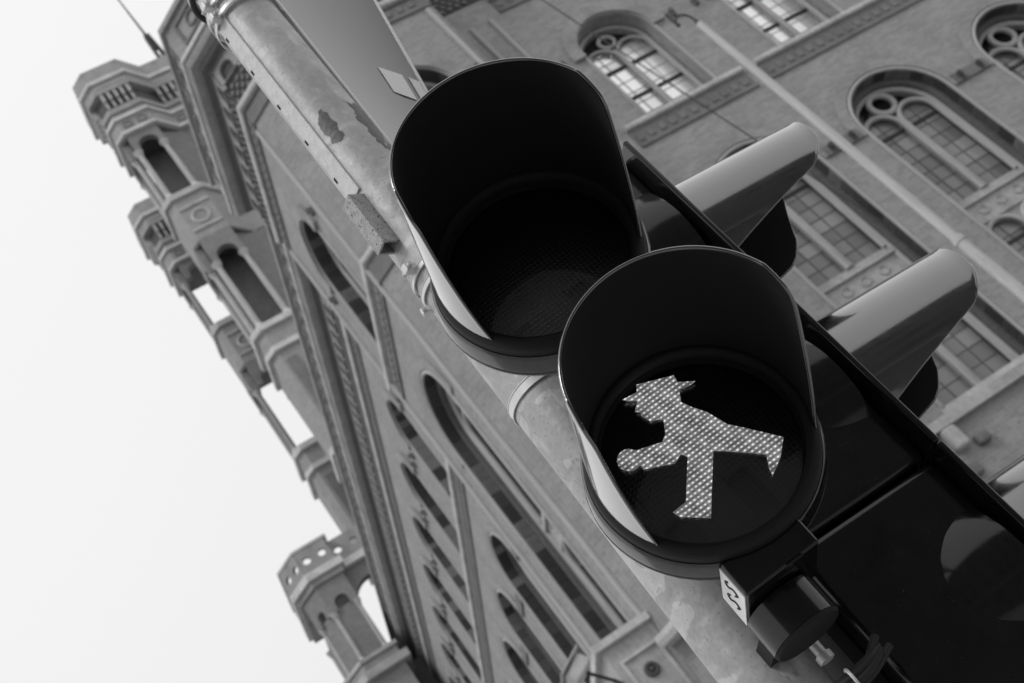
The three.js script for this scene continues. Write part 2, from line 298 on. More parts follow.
frieze(50, LW, 75, LEFT); frieze(HE - RP - 1, LP, HE, LEFT); frieze(Math.SQRT2, LP, RP + 1, CHAM); frieze(PE - LP - 1, LP + 1, RP, 0); frieze(20, PE, RW, 0);
// parapet panels
function parapetPanels(len, X, H, turn) {
  const n = Math.max(1, Math.round(len / 1.5)), s = len / n;
  for (let k = 0; k < n; k++) {
    const c = s * (k + 0.5), g = [box(c - s / 2 + 0.12, c + s / 2 - 0.12, 24.42, 24.5, 0.43, 0.49), box(c - s / 2 + 0.12, c + s / 2 - 0.12, 25.14, 25.22, 0.43, 0.49), box(c - s / 2 + 0.12, c - s / 2 + 0.2, 24.5, 25.14, 0.43, 0.49), box(c + s / 2 - 0.2, c + s / 2 - 0.12, 24.5, 25.14, 0.43, 0.49)];
    const t = new THREE.TorusGeometry(0.2, 0.05, 6, 16); t.translate(c, 24.82, 0.45); g.push(t);
    place(part('parapet_panel', g, M.terraMid, hall), X, 0, H, turn);
  }
}
parapetPanels(50, LW, 75, LEFT); parapetPanels(HE - RP - 1, LP, HE, LEFT); parapetPanels(Math.SQRT2, LP, RP + 1, CHAM); parapetPanels(PE - LP - 1, LP + 1, RP, 0);
// lesenes and roll mouldings on the walls
for (const [x, h] of [[PE - 0.16, RP], [PE + 1.5, RW], [12.0, RW]]) part('roll_mould', [rod([x, 5 + EYE, -h + 0.02], [x, 21.4 + EYE, -h + 0.02], 0.07)], M.stone, hall);
for (const h of [HE - 0.18, RP + 1.16]) part('roll_mould', [rod([LP - 0.02, 5 + EYE, -h], [LP - 0.02, 21.4 + EYE, -h], 0.07)], M.stone, hall);
for (let k = 0; k < 3; k++) { const x = 16.53 + 3.9 * k; part('impost_band', [box(x - 0.52, x + 0.52, 13.12 + EYE, 13.42 + EYE, -RW - 0.02, -RW + 0.06)], M.terraMid, hall); for (const s of [-1, 1]) { const b = part('bracket', bracketG, M.terraDark, hall); place(b, x + s * 0.3, 13.28, RW); } }
for (let k = 0; k < 7; k++) { const h = 29.25 + 3.5 * k; part('impost_band', [box(LW - 0.06, LW + 0.02, 13.12 + EYE, 13.42 + EYE, -h - 0.55, -h + 0.55)], M.terraMid, hall); }
// porch block against the left face of the corner pavilion
part('porch_block', [box(LP - 1.02, LP - 0.003, 0, 6.72 + EYE, -HE + 0.1, -RP - 1.05)], M.stone, hall);
part('porch_coping', [box(LP - 1.14, LP - 0.002, 6.72 + EYE, 6.86 + EYE, -HE, -RP - 0.93)], M.stoneLight, hall);
{ const z = -RP - 1.05, fr = [box(LP - 0.9, LP - 0.12, 6.34 + EYE, 6.4 + EYE, z, z + 0.05), box(LP - 0.9, LP - 0.12, 5.2 + EYE, 5.26 + EYE, z, z + 0.05), box(LP - 0.9, LP - 0.84, 5.26 + EYE, 6.34 + EYE, z, z + 0.05), box(LP - 0.18, LP - 0.12, 5.26 + EYE, 6.34 + EYE, z, z + 0.05)]; part('panel_frame', fr, M.stoneLight, hall);
  const b = new THREE.TorusGeometry(0.1, 0.04, 8, 20); b.translate(LP - 0.51, 6.0 + EYE, z + 0.02); const s = new THREE.SphereGeometry(0.06, 12, 8); s.translate(LP - 0.51, 6.0 + EYE, z + 0.01); part('boss', [b, s], M.terraDark, hall); }
part('ledge', sweep([[LP, RP + 1], [LP + 1, RP], [PE, RP]], [[-0.05, 6.1], [0.3, 6.12], [0.34, 6.22], [0.34, 6.32], [-0.05, 6.45]]), M.stoneLight, hall);
part('lower_ledge', [box(PE + 0.1, 26, 6.62 + EYE, 6.84 + EYE, -RW - 0.02, -RW + 0.14)], M.stone, hall);
for (const c of [14.58, 18.48]) for (const [dx, y, w, h, d, k] of [[-1.62, 6.36, 0.36, 0.5, 0.26, 0], [-1.18, 6.1, 0.3, 0.26, 0.2, 1], [1.5, 6.36, 0.36, 0.5, 0.26, 0], [-1.9, 5.7, 0.5, 0.3, 0.14, 1]]) part('carved_block', boxUV(new RoundedBoxGeometry(w, h, d, 3, 0.08).translate(c + dx, y + EYE, -RW + 0.05)), k ? M.terraMid : M.stone, hall);
shadows(hall);

// ---------------------------------------------------------------- tower with an octagonal corner turret
const octSide = 2 * Math.tan(Math.PI / 8);
function octPath(cx, ch, a) { const r = a / Math.cos(Math.PI / 8), p = []; for (let k = 0; k < 8; k++) { const t = Math.PI / 8 + k * Math.PI / 4; p.push([cx + r * Math.cos(t), ch - r * Math.sin(t)]); } return p; }
function prism(path, y0, y1) { const S = new THREE.Shape(path.map(([x, h]) => new THREE.Vector2(x, h))); const g = new THREE.ExtrudeGeometry(S, { depth: y1 - y0, bevelEnabled: false }); g.rotateX(-Math.PI / 2); g.translate(0, y0 + EYE, 0); return g; }
function faceFrame(cx, ch, a, ang, geo) { // ang: direction the face looks, 0 = -H, +90 = -X; geometry centred on x, y heights relative to the eye
  const g = geo.clone(); g.applyMatrix4(new THREE.Matrix4().makeTranslation(0, EYE, a)); g.applyMatrix4(new THREE.Matrix4().makeRotationY(-ang)); g.translate(cx, 0, -ch); return g;
}
function archFace(w, v0, v1, hw, spring, th) { const S = new THREE.Shape(); S.moveTo(-w / 2, spring - 0.35); S.lineTo(-hw, spring - 0.35); S.lineTo(-hw, spring); S.absarc(0, spring, hw, Math.PI, 0, true); S.lineTo(hw, spring - 0.35); S.lineTo(w / 2, spring - 0.35); S.lineTo(w / 2, v1); S.lineTo(-w / 2, v1); S.lineTo(-w / 2, spring - 0.35); return extr(S, -th, 0, 12); }
const FACES = [-45, 0, 45, 90, 135].map((d) => d * Math.PI / 180);
function offsetPath(path, d) { // closed plan, outward offset (same sense as sweep)
  const n = path.length, P = path.map(([x, h]) => new THREE.Vector2(x, h)), N = P.map((p, i) => { const e = P[(i + 1) % n].clone().sub(p).normalize(); return new THREE.Vector2(e.y, -e.x); });
  return P.map((p, i) => { const a = N[(i + n - 1) % n], b = N[i], m = a.clone().add(b).normalize(), k = d / Math.max(0.3, m.dot(b)); return [p.x + m.x * k, p.y + m.y * k]; });
}
const tower = thing('bell_tower', 'tall brick tower with open columned corner turret at far left', 'tower');
{
  part('wall', prism([[11.9, 61], [24, 61], [24, 72], [11.9, 72]], -EYE, 71), M.brickTower, tower);
  part('wall', prism([[13.8, 59.5], [24, 59.5], [24, 61], [13.8, 61]], -EYE, 70.8), M.brickTower, tower, 'near brick face of the tower');
  const turret = (o, near) => {
    const plan = [[9.8, 61.2 + o], [9.8, 58.5 + o], [10.3, 58 + o], [12.4, 58 + o], [13.8, 59.4 + o], [near ? 24 : 14.2, 59.4 + o], [near ? 24 : 14.2, 61.2 + o]];
    const ring = (name, y0, y1, d, mat) => part(name, prism(offsetPath(plan, d), y0, y1), mat, tower);
    const N = (geo) => { const g = geo.clone(); g.translate(11.35, EYE, -58 - o); return g; };                         // near face frame
    const L = (geo) => { const g = geo.clone(); g.rotateY(-Math.PI / 2); g.translate(9.8, EYE, -59.85 - o); return g; };  // left face frame
    ring('parapet', 71.2, 72.5, 0.55, M.cornice); ring('coping', 70.85, 71.18, 0.66, M.stoneLight); ring('corbel_course', 69.9, 70.84, 0.45, M.cornice);
    ring('turret_wall', 68.4, 69.88, 0.02, M.terraDark); ring('corbel_base', 67.9, 68.38, 0.2, M.cornice); ring('corbel_base', 67.3, 67.88, 0.06, M.cornice); ring('string_course', 67.0, 67.28, 0.34, M.stoneLight); ring('panel_course', 65.9, 66.98, 0.16, M.cornice); ring('string_course', 65.62, 65.88, 0.24, M.stoneLight);
    const corbel = merge([box(-0.11, 0.11, 69.1, 69.9, 0, 0.42), box(-0.08, 0.08, 68.4, 69.1, 0, 0.26)]), dent = box(-0.05, 0.05, 70.4, 70.62, 0.44, 0.5), rel = merge([box(-0.34, 0.34, 66.15, 66.3, 0.15, 0.22), box(-0.34, 0.34, 66.6, 66.75, 0.15, 0.22), box(-0.34, -0.2, 66.3, 66.6, 0.15, 0.22), box(0.2, 0.34, 66.3, 66.6, 0.15, 0.22)]);
    for (let k = -2; k <= 2; k++) { const c = part('corbel', N(corbel.clone().translate(k * 0.46, 0, 0)), M.stone, tower); part('corbel', L(corbel.clone().translate(k * 0.5, 0, 0)), M.stone, tower); }
    for (let k = -5; k <= 5; k++) { part('dentil', N(dent.clone().translate(k * 0.21, 0, 0)), M.stoneLight, tower); }
    if (near) for (let k = 0; k < 5; k++) { const g = corbel.clone(); g.translate(14.1 + k * 0.5, EYE, -59.4); part('corbel', g, M.stone, tower); }
    if (near) for (let k = 0; k < 10; k++) { const g = dent.clone(); g.translate(13.9 + k * 0.25, EYE, -59.4); part('dentil', g, M.stoneLight, tower); }
    for (const s of [-0.5, 0.5]) part('relief_panel', N(rel.clone().translate(s, 0, 0)), M.terra, tower);
    if (near) for (const x of [14.4, 15.4]) { const g = rel.clone(); g.translate(x, EYE, -59.4); part('relief_panel', g, M.terra, tower); }
    const storey = (y0, spring, y1, back) => {
      part('arcade', N(archFace(2.1, y0, y1, 0.66, spring, 0.45)), M.brickTower, tower); part('arcade', L(archFace(2.7, y0, y1, 0.85, spring - 0.1, 0.45)), M.brickTower, tower);
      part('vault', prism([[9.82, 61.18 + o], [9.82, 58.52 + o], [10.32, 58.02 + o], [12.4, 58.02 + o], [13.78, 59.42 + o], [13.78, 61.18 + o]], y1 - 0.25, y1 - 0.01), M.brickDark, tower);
      const colG = merge([rod([0, y0, 0], [0, spring - 0.75, 0], 0.2, 0.18, 14)]), capG = merge([rod([0, spring - 0.78, 0], [0, spring - 0.34, 0], 0.19, 0.34, 12)]), baseG = merge([rod([0, y0, 0], [0, y0 + 0.35, 0], 0.3, 0.22, 12)]);
      for (const [x, h] of near ? [[10.4, 58.22], [12.2, 58.22], [10.02, 58.85], [10.02, 61.0], [12.2, 61.0]] : [[10.0, 58.6], [10.02, 61.0], [12.2, 61.0]]) {
        const at = (g) => { const c = g.clone(); c.translate(x, EYE, -h - o); return c; }, m = part('column', at(colG), near ? M.stone : M.cornice, tower); part('capital', at(capG), M.stone, m); part('column_base', at(baseG), M.stoneLight, m);
      }
      if (near) part('wall', prism([[12.5, 58.6], [14, 59.5], [14, 61], [12.5, 61]], y0, y1), M.brickTower, tower);
      if (near) part('niche_wall', prism([[10.12, 58.95], [10.3, 58.95], [10.3, 61], [10.12, 61]], y0, y1), M.brickTower, tower);
      if (near) part('niche_wall', prism([[10.75, 60.2], [12.6, 60.2], [12.6, 60.5], [10.75, 60.5]], y0, y1), M.brickTower, tower);
    };
    storey(58.9, 64.3, 65.61); ring('ledge', 58.4, 58.88, 0.16, M.stone);
    ring('turret_wall', 54.6, 58.39, -0.05, M.brick);
    for (const y of [57.4, 55.3]) part('string_course', N(box(-1.0, 1.0, y, y + 0.16, -0.06, 0.06)), M.stone, tower);
    { const t = new THREE.TorusGeometry(0.55, 0.11, 6, 24); t.translate(-0.0, 56.4, -0.04); part('roundel', N(t), M.stone, tower); }
    storey(46.4, 52.7, 54.58); ring('ledge', 45.95, 46.38, 0.22, M.stoneLight);
    ring('turret_wall', 44.6, 45.94, -0.02, M.brick); ring('ledge', 44.2, 44.58, 0.2, M.stoneLight);
    ring('turret_wall', 37.0, 44.19, -0.05, M.brick); ring('ledge', 36.6, 36.98, 0.2, M.stoneLight); ring('turret_wall', -EYE, 36.59, 0.02, M.brick);
    for (const s of [-0.52, 0.52]) for (const [a, b] of [[38.2, 43.4], [31.5, 35.8]]) part('relief_panel', N(box(s - 0.3, s + 0.3, a, b, -0.06, 0.05)), M.terraMid, tower);
  };
  turret(0, true); turret(13, false);
}
shadows(tower);
const mast = thing('antenna_mast', 'thin lattice antenna mast on top of the tower', 'antenna');
{
  const X = 17.4, Hh = 65, b = 71 + EYE, g = [];
  for (const [dx, dz] of [[-0.5, -0.5], [0.5, -0.5], [0.5, 0.5], [-0.5, 0.5]]) g.push(rod([X + dx, b, -Hh + dz], [X + dx * 0.3, b + 12, -Hh + dz * 0.3], 0.14, 0.1, 5));
  for (let k = 0; k < 10; k++) { const y = b + k * 1.1, s = 0.5 - 0.034 * k; g.push(rod([X - s, y, -Hh - s], [X + s, y + 1.1, -Hh - s], 0.035, 0.035, 5), rod([X - s, y, -Hh + s], [X - s, y + 1.1, -Hh - s], 0.035, 0.035, 5)); }
  g.push(rod([X, b + 10, -Hh], [X, b + 19, -Hh], 0.12, 0.05, 6));
  part('lattice', g, M.iron, mast);
  const a = []; for (let k = 0; k < 4; k++) a.push(rod([X - 1.7, b + 7 + k * 0.5, -Hh], [X - 0.1, b + 7 + k * 0.5, -Hh], 0.05, 0.05, 4)); a.push(rod([X - 1.7, b + 6.6, -Hh], [X - 1.7, b + 9, -Hh], 0.05, 0.05, 4)); part('aerial', a, M.iron, mast);
}
shadows(mast);

// ---------------------------------------------------------------- portal bay turret
const bay = thing('portal_turret', 'low brick turret with round holes in its parapet at lower left', 'turret');
{
  const plan = [[3.9, 59], [3.9, 54.95], [4.75, 54], [6.2, 54], [6.2, 59]];
  const ring = (name, y0, y1, d, mat) => part(name, prism(offsetPath(plan, d), y0, y1), mat, bay);
  const N = (geo) => { const g = geo.clone(); g.translate(5.475, EYE, -54); return g; };
  const ca = Math.atan2(0.95, 0.85), C = (geo) => { const g = geo.clone(); g.rotateY(-(Math.PI / 2 - Math.atan2(0.85, 0.95))); g.translate(4.325, EYE, -54.475); return g; };
  part('wall', prism([[4.2, 55], [LW + 1, 56.5], [LW + 1, 72], [4.2, 72]], -EYE, 23.2), M.brickTower, bay);
  ring('turret_wall', -EYE, 22.5, 0.15, M.brick); ring('base_ledge', 22.51, 22.9, 0.5, M.stone); ring('base_wall', 22.91, 23.4, 0.2, M.cornice); ring('base_ledge', 23.41, 23.6, 0.3, M.stone);
  part('turret_core', prism(offsetPath(plan, -0.16), 23.6, 26.55), M.brickTower, bay);
  part('arcade', N(archFace(1.45, 23.6, 28.0, 0.34, 26.75, 0.4)), M.brickTower, bay); part('arcade', C(archFace(1.27, 23.6, 28.0, 0.26, 26.75, 0.4)), M.brickTower, bay);
  for (const [x, h] of [[6.05, 54.15], [4.85, 54.15], [4.1, 55.0], [4.05, 57.5]]) { const m = part('column', rod([x, 23.6 + EYE, -h], [x, 26.1 + EYE, -h], 0.11, 0.1, 12), M.stone, bay); part('capital', rod([x, 26.1 + EYE, -h], [x, 26.45 + EYE, -h], 0.11, 0.22, 12), M.stone, m); part('column_base', rod([x, 23.6 + EYE, -h], [x, 23.85 + EYE, -h], 0.18, 0.12, 12), M.stoneLight, m); }
  ring('cornice', 28.0, 28.3, 0.12, M.cornice); ring('coping', 28.31, 28.7, 0.3, M.stoneLight);
  const pierced = (w, n) => { const S = new THREE.Shape(); S.moveTo(-w / 2, 28.7); S.lineTo(w / 2, 28.7); S.lineTo(w / 2, 30.0); S.lineTo(-w / 2, 30.0); S.lineTo(-w / 2, 28.7); for (let k = 0; k < n; k++) { const c = new THREE.Path(); c.absarc((k - (n - 1) / 2) * w / n, 29.35, 0.2, 0, 2 * Math.PI, true); S.holes.push(c); } return extr(S, 0.02, 0.2, 10); };
  part('parapet', N(pierced(1.6, 2)), M.cornice, bay); part('parapet', C(pierced(1.42, 2)), M.cornice, bay);
  const lf = pierced(3.9, 5); lf.rotateY(-Math.PI / 2); lf.translate(3.9, EYE, -57.1); part('parapet', lf, M.cornice, bay);
  part('parapet_coping', sweep(plan, [[0.0, 30.0], [0.24, 30.0], [0.24, 30.14], [0.0, 30.14]]), M.stone, bay);
  const S = new THREE.Shape(); S.moveTo(0, 26.5); S.absarc(1.0, 26.5, 1.0, Math.PI, 0, true); S.lineTo(2.0, 23.6); S.lineTo(2.6, 23.6); S.lineTo(2.6, 28.3); S.lineTo(0, 28.3); S.lineTo(0, 26.5); place(part('arch_bridge', extr(S, -0.5, 0, 16), M.brickTower, bay), 6.2, 0, 54.6);
  const w2 = pierced(2.6, 3); w2.translate(7.5, EYE, -54.6); part('parapet', w2, M.cornice, bay); place(part('coping', [box(0.3, 2.6, 28.31, 28.69, -0.5, 0.3)], M.stoneLight, bay), 6.2, 0, 54.6);
}
shadows(bay);

// ---------------------------------------------------------------- houses across the street (they show in the glossy plastic)
const row = thing('street_house', 'plain plastered house across the street behind the camera', 'building');
{
  const wallM = stone(0.3), holes = []; const S = new THREE.Shape(); S.moveTo(-32, 0); S.lineTo(26, 0); S.lineTo(26, 13); S.lineTo(-32, 13); S.lineTo(-32, 0);
  for (let f = 0; f < 3; f++) for (let k = 0; k < 16; k++) { const x = -30 + k * 3.5, y = 1.2 + f * 3.6, h = new THREE.Path(); h.moveTo(x, y); h.lineTo(x + 1.3, y); h.lineTo(x + 1.3, y + 2); h.lineTo(x, y + 2); h.lineTo(x, y); S.holes.push(h); }
  const w = part('wall', extr(S, 0, 0.5), wallM, row); w.position.set(0, 0, 16);
  const gl = part('window', [box(-31, 25, 0.5, 12.5, 16.38, 16.42)], M.paneDull[0], row);
  part('roof', [box(-32.4, 26.4, 13.01, 13.5, 15.4, 24)], M.terraDark, row); part('wall', [box(-32, 26, 0, 13, 16.55, 24)], wallM, row);
}
shadows(row);

// ---------------------------------------------------------------- street mast and wire in front of the right wing
const paintGrey = new THREE.MeshStandardMaterial({ map: stoneMap, color: lin(0.72), roughness: 0.6 });
const lampPost = thing('steel_mast', 'pale tapered steel mast crossing in front of the arched windows at right', 'mast');
{
  const X = 12.17, Hh = 15, seg = [[-EYE, 4.6, 0.115, 0.1], [4.6, 7.2, 0.1, 0.092], [7.2, 13.45, 0.085, 0.066]];
  for (const [a, b, r0, r1] of seg) part('shaft', [rod([X, a + EYE, -Hh], [X, b + EYE, -Hh], r0, r1, 20)], paintGrey, lampPost);
  for (const y of [4.6, 7.2]) part('collar', [rod([X, y - 0.06 + EYE, -Hh], [X, y + 0.06 + EYE, -Hh], 0.108, 0.1, 20)], M.stoneLight, lampPost);
  part('cap', [rod([X, 13.45 + EYE, -Hh], [X, 13.62 + EYE, -Hh], 0.055, 0.02, 12)], M.iron, lampPost);
  const c = []; for (let k = 0; k <= 6; k++) { const a = k / 6 * Math.PI; c.push(new THREE.Vector3(X - 0.16 + 0.16 * Math.cos(a), 13.6 + EYE + 0.24 * Math.sin(a), -Hh)); } part('hook', [tube(c, 0.022, 16, 6), rod([X - 0.32, 13.62 + EYE, -Hh], [X - 0.32, 14.0 + EYE, -Hh], 0.035, 0.03, 8)], M.iron, lampPost);
}
shadows(lampPost);
const wire = thing('overhead_wire', 'thin dark overhead wire crossing an arched window', 'wire');
{
  const pts = []; for (let k = 0; k <= 12; k++) { const t = k / 12; pts.push(new THREE.Vector3(8.05 + 1.15 * t, 13.9 - 7.4 * t - 0.25 * Math.sin(Math.PI * t) * 0.3 + EYE, -12)); }
  part('cable', [tube(pts, 0.011, 30, 5)], M.iron, wire); shadows(wire);
}
const flood = thing('floodlight', 'pale floodlight housing on a bracket beside the stone porch block', 'floodlight');
{
  const X = 4.5, Y = 6.42 + EYE, Z = -19.55;
  const hb = new RoundedBoxGeometry(0.46, 0.24, 0.36, 3, 0.05); hb.rotateZ(0.5); hb.translate(X, Y, Z); part('housing', hb, M.stoneLight, flood);
  const vis = new THREE.BoxGeometry(0.56, 0.025, 0.44); vis.rotateZ(0.5); vis.translate(X - 0.06, Y + 0.18, Z); part('visor', vis, M.stoneLight, flood);
  part('bracket', [rod([X + 0.1, Y - 0.1, Z], [X + 0.45, Y - 0.35, Z - 0.3], 0.03), rod([X + 0.45, Y - 0.35, Z - 0.3], [5.2, Y - 0.3, -20.5], 0.035)], M.iron, flood);
}
shadows(flood);

// ---------------------------------------------------------------- signal mast
const PX = 0.444, PL = 0.0245, PH = 1.27, PR = 0.0475;          // axis X at the eye's height, lean, depth, radius
const poleTop = 2.5;
const axisX = (y) => PX + PL * y;
{
}
const w1 = noise2(24, 330, 31), w2 = noise2(70, 960, 32), w3 = noise2(8, 80, 33), w4 = noise2(12, 150, 34), w5 = noise2(170, 1400, 35);
const inBlob = (u, v, th, y, dth, dy, k) => {
  const Y = v * (poleTop + EYE) - EYE, T = ((u * 360 + 180) % 360) - 180, e = Math.hypot((T - th) / dth, (Y - y) / dy) + 0.22 * (w2(u, v) - 0.5) + 0.55 * (w1(u, v) - 0.5); return e < k;
};
const poleBase = (u, v) => {
  let c = 0.46 + 0.08 * (w1(u, v) - 0.5) + 0.12 * (w3(u, v) - 0.5) + 0.07 * (w2(u, v) - 0.5) + 0.05 * (w5(u, v) - 0.5);
  const Y = v * (poleTop + EYE) - EYE;
  if (w4(u, v) > 0.70 && Y < 0.8) c += 0.13;                    // chalky remains of old paint
  if (w4(u, v) > 0.80 && Y >= 0.8) c += 0.07;
  if (inBlob(u, v, -24, 1.232, 14, 0.034, 1) || inBlob(u, v, 48, 1.215, 20, 0.055, 1)) c = 0.085 + 0.06 * w2(u, v);   // torn dark sticker remains
  if (w5(u, v) > 0.94) c *= 0.6; if (w2(u, v) > 0.9 && w1(u, v) > 0.55) c *= 0.7; if (w1(u, v) > 0.82) c += 0.05;
  return c;
};
const poleMap = makeTex(512, 2048, (u, v) => toS(poleBase(u, v)), true);
const poleBump = makeTex(512, 2048, (u, v) => 0.5 + 0.4 * (w2(u, v) - 0.5) + (w4(u, v) > 0.7 ? 0.2 : 0), false);
M.pole = new THREE.MeshPhysicalMaterial({ map: poleMap, bumpMap: poleBump, bumpScale: 0.0006, roughness: 0.55, metalness: 0.25 });
const g1 = noise2(60, 60, 41), g2 = noise2(14, 14, 42), g3 = noise2(220, 220, 43);
const galvMap = makeTex(512, 512, (u, v) => toS(0.62 + 0.1 * (g1(u, v) - 0.5) + 0.12 * (g2(u, v) - 0.5) + 0.06 * (g3(u, v) - 0.5) - (g1(u, v) > 0.86 ? 0.25 : 0)), true, 0.12);
M.galv = new THREE.MeshPhysicalMaterial({ map: galvMap, roughness: 0.5, metalness: 0.35 });
const spotMap = makeTex(256, 256, (u, v) => toS(g1(u * 0.8, v * 0.8) > 0.80 ? 0.12 : 0.42 + 0.12 * (g2(u, v) - 0.5) + 0.08 * (g3(u, v) - 0.5)), true, 0.09);
M.galvSpot = new THREE.MeshPhysicalMaterial({ map: spotMap, roughness: 0.65, metalness: 0.2 });
M.band = new THREE.MeshPhysicalMaterial({ color: lin(0.78), roughness: 0.4, metalness: 0.2 });
M.hole = new THREE.MeshStandardMaterial({ color: lin(0.01), roughness: 1 });
const scuffR = makeTex(512, 512, (u, v) => 0.10 + 0.05 * g2(u, v) + 0.05 * g1(u, v) + (g3(u, v) > 0.92 ? 0.12 : 0), false, 0.25);
const dustMap = makeTex(512, 512, (u, v) => toS(0.006 + 0.004 * g2(u, v) + (g3(u, v) > 0.93 && g1(u, v) > 0.55 ? 0.03 : 0)), true, 0.25);
M.plastic = new THREE.MeshPhysicalMaterial({ map: dustMap, roughness: 1.0, roughnessMap: scuffR, ior: 1.5 });
M.shell = new THREE.MeshPhysicalMaterial({ map: dustMap, roughness: 1.0, roughnessMap: scuffR, ior: 1.8 });
M.gloss = new THREE.MeshPhysicalMaterial({ map: dustMap, roughness: 1.0, roughnessMap: scuffR, ior: 2.3, clearcoat: 1, clearcoatRoughness: 0.06 });
M.plasticMatt = new THREE.MeshStandardMaterial({ map: dustMap, roughness: 0.75 });
M.lining = new THREE.MeshStandardMaterial({ color: lin(0.0025), roughness: 0.9 });
M.rubber = new THREE.MeshStandardMaterial({ color: lin(0.02), roughness: 0.6 });
M.label = new THREE.MeshStandardMaterial({ color: lin(0.9), roughness: 0.45 });

const signalMast = thing('signal_mast', 'leaning grey galvanised signal mast with stained patches and straps', 'pole');
{
  const len = poleTop + EYE, g = new THREE.CylinderGeometry(PR, PR, len, 64, 8); g.translate(0, len / 2, 0);
  const p = g.attributes.position; for (let i = 0; i < p.count; i++) p.setX(i, p.getX(i) + PL * (p.getY(i) - EYE)); g.computeVertexNormals();
  const m = part('shaft', g, M.pole, signalMast); m.position.set(PX, 0, -PH);
  // perforated cable channel along the left flank, ending in a square sleeve
  const chan = (y0, y1, wid, dep, off, mat, name) => {
    const S = new THREE.Shape(), a = wid / 2; S.moveTo(-a, 0); S.lineTo(a, 0); S.lineTo(a, dep); S.lineTo(-a, dep); S.lineTo(-a, 0);
    if (name === 'cable_sleeve') { const h = new THREE.Path(), t = 0.003; h.moveTo(-a + t, t); h.lineTo(a - t, t); h.lineTo(a - t, dep - t); h.lineTo(-a + t, dep - t); h.lineTo(-a + t, t); S.holes.push(h); }
    const e = new THREE.ExtrudeGeometry(S, { depth: y1 - y0, bevelEnabled: false }); e.rotateX(-Math.PI / 2);       // local: x across, -z outwards, y up
    e.rotateY(Math.PI); boxUV(e); const q = part(name, e, mat, signalMast); const th = -62 * Math.PI / 180;
    q.rotation.order = 'ZYX'; q.rotation.y = th; q.rotation.z = -PL; q.position.set(axisX(y0) + Math.sin(th) * off, y0 + EYE, -PH + Math.cos(th) * off); return q;
  };
  const ch = chan(1.118, poleTop, 0.027, 0.008, PR - 0.006, M.galv, 'cable_channel');
  const sl = chan(1.01, 1.108, 0.024, 0.036, PR - 0.012, M.galvSpot, 'cable_sleeve');
  for (let k = 0; k < 9; k++) { const y = 0.05 + k * 0.088, h = new THREE.BoxGeometry(0.0035, 0.011, 0.0012); h.translate(-0.0115, y, 0.0077); part('slot', h, M.hole, ch); }
  { const h = new THREE.CylinderGeometry(0.0035, 0.0035, 0.002, 12); h.rotateZ(Math.PI / 2); for (const [y, z] of [[0.068, 0.016], [0.028, 0.02]]) { const c = h.clone(); c.translate(-0.0122, y, z); part('slot', c, M.hole, sl); } }
  // straps
  const band = (y, wd, r = PR + 0.0016, tilt = 0, name = 'strap') => { const b = new THREE.CylinderGeometry(r, r, wd, 48, 1, true), i = new THREE.TorusGeometry(r, 0.0009, 6, 48); i.rotateX(Math.PI / 2); const i2 = i.clone(); i.translate(0, wd / 2, 0); i2.translate(0, -wd / 2, 0); const q = part(name, [b, i, i2], M.band, signalMast); q.position.set(axisX(y), y + EYE, -PH); q.rotation.x = tilt; q.rotation.z = -PL; return q; };
  const ear = (y, th, s, parent) => { const e = new RoundedBoxGeometry(0.012 * s, 0.016 * s, 0.02 * s, 2, 0.003 * s); const q = part('strap_lug', e, M.band, parent); q.rotation.y = th; q.position.set(Math.sin(th) * (PR + 0.008 * s), y, Math.cos(th) * (PR + 0.008 * s)); const b = rod([-0.012 * s, 0, 0.004 * s], [0.012 * s, 0, 0.004 * s], 0.004 * s, 0.004 * s, 6); part('bolt', b, M.galv, q); };
  const r1 = band(1.585, 0.010, PR + 0.006), r2 = band(1.555, 0.010, PR + 0.006); ear(0, -1.0, 1.0, r1); ear(0, -1.0, 1.0, r2);
  const r3 = band(0.955, 0.008, PR + 0.003); ear(0.008, -1.05, 0.9, r3); const r4 = band(0.93, 0.008, PR + 0.003); ear(-0.012, -1.7, 0.7, r4);
  band(0.722, 0.012, PR + 0.002);
}
shadows(signalMast);
const ring0 = thing('black_ring_clamp', 'black rubber edged clamp at the very top of the mast', 'clamp');
{ const t = new THREE.TorusGeometry(PR + 0.007, 0.005, 8, 40); t.rotateX(Math.PI / 2); const q = part('ring', t, M.rubber, ring0); const t2 = new THREE.TorusGeometry(PR + 0.004, 0.006, 8, 40); t2.rotateX(Math.PI / 2); t2.translate(0, 0.016, 0); part('liner', t2, M.galv, ring0); ring0.position.set(axisX(1.64), 1.642 + EYE, -PH); ring0.rotation.z = -PL; shadows(ring0); }

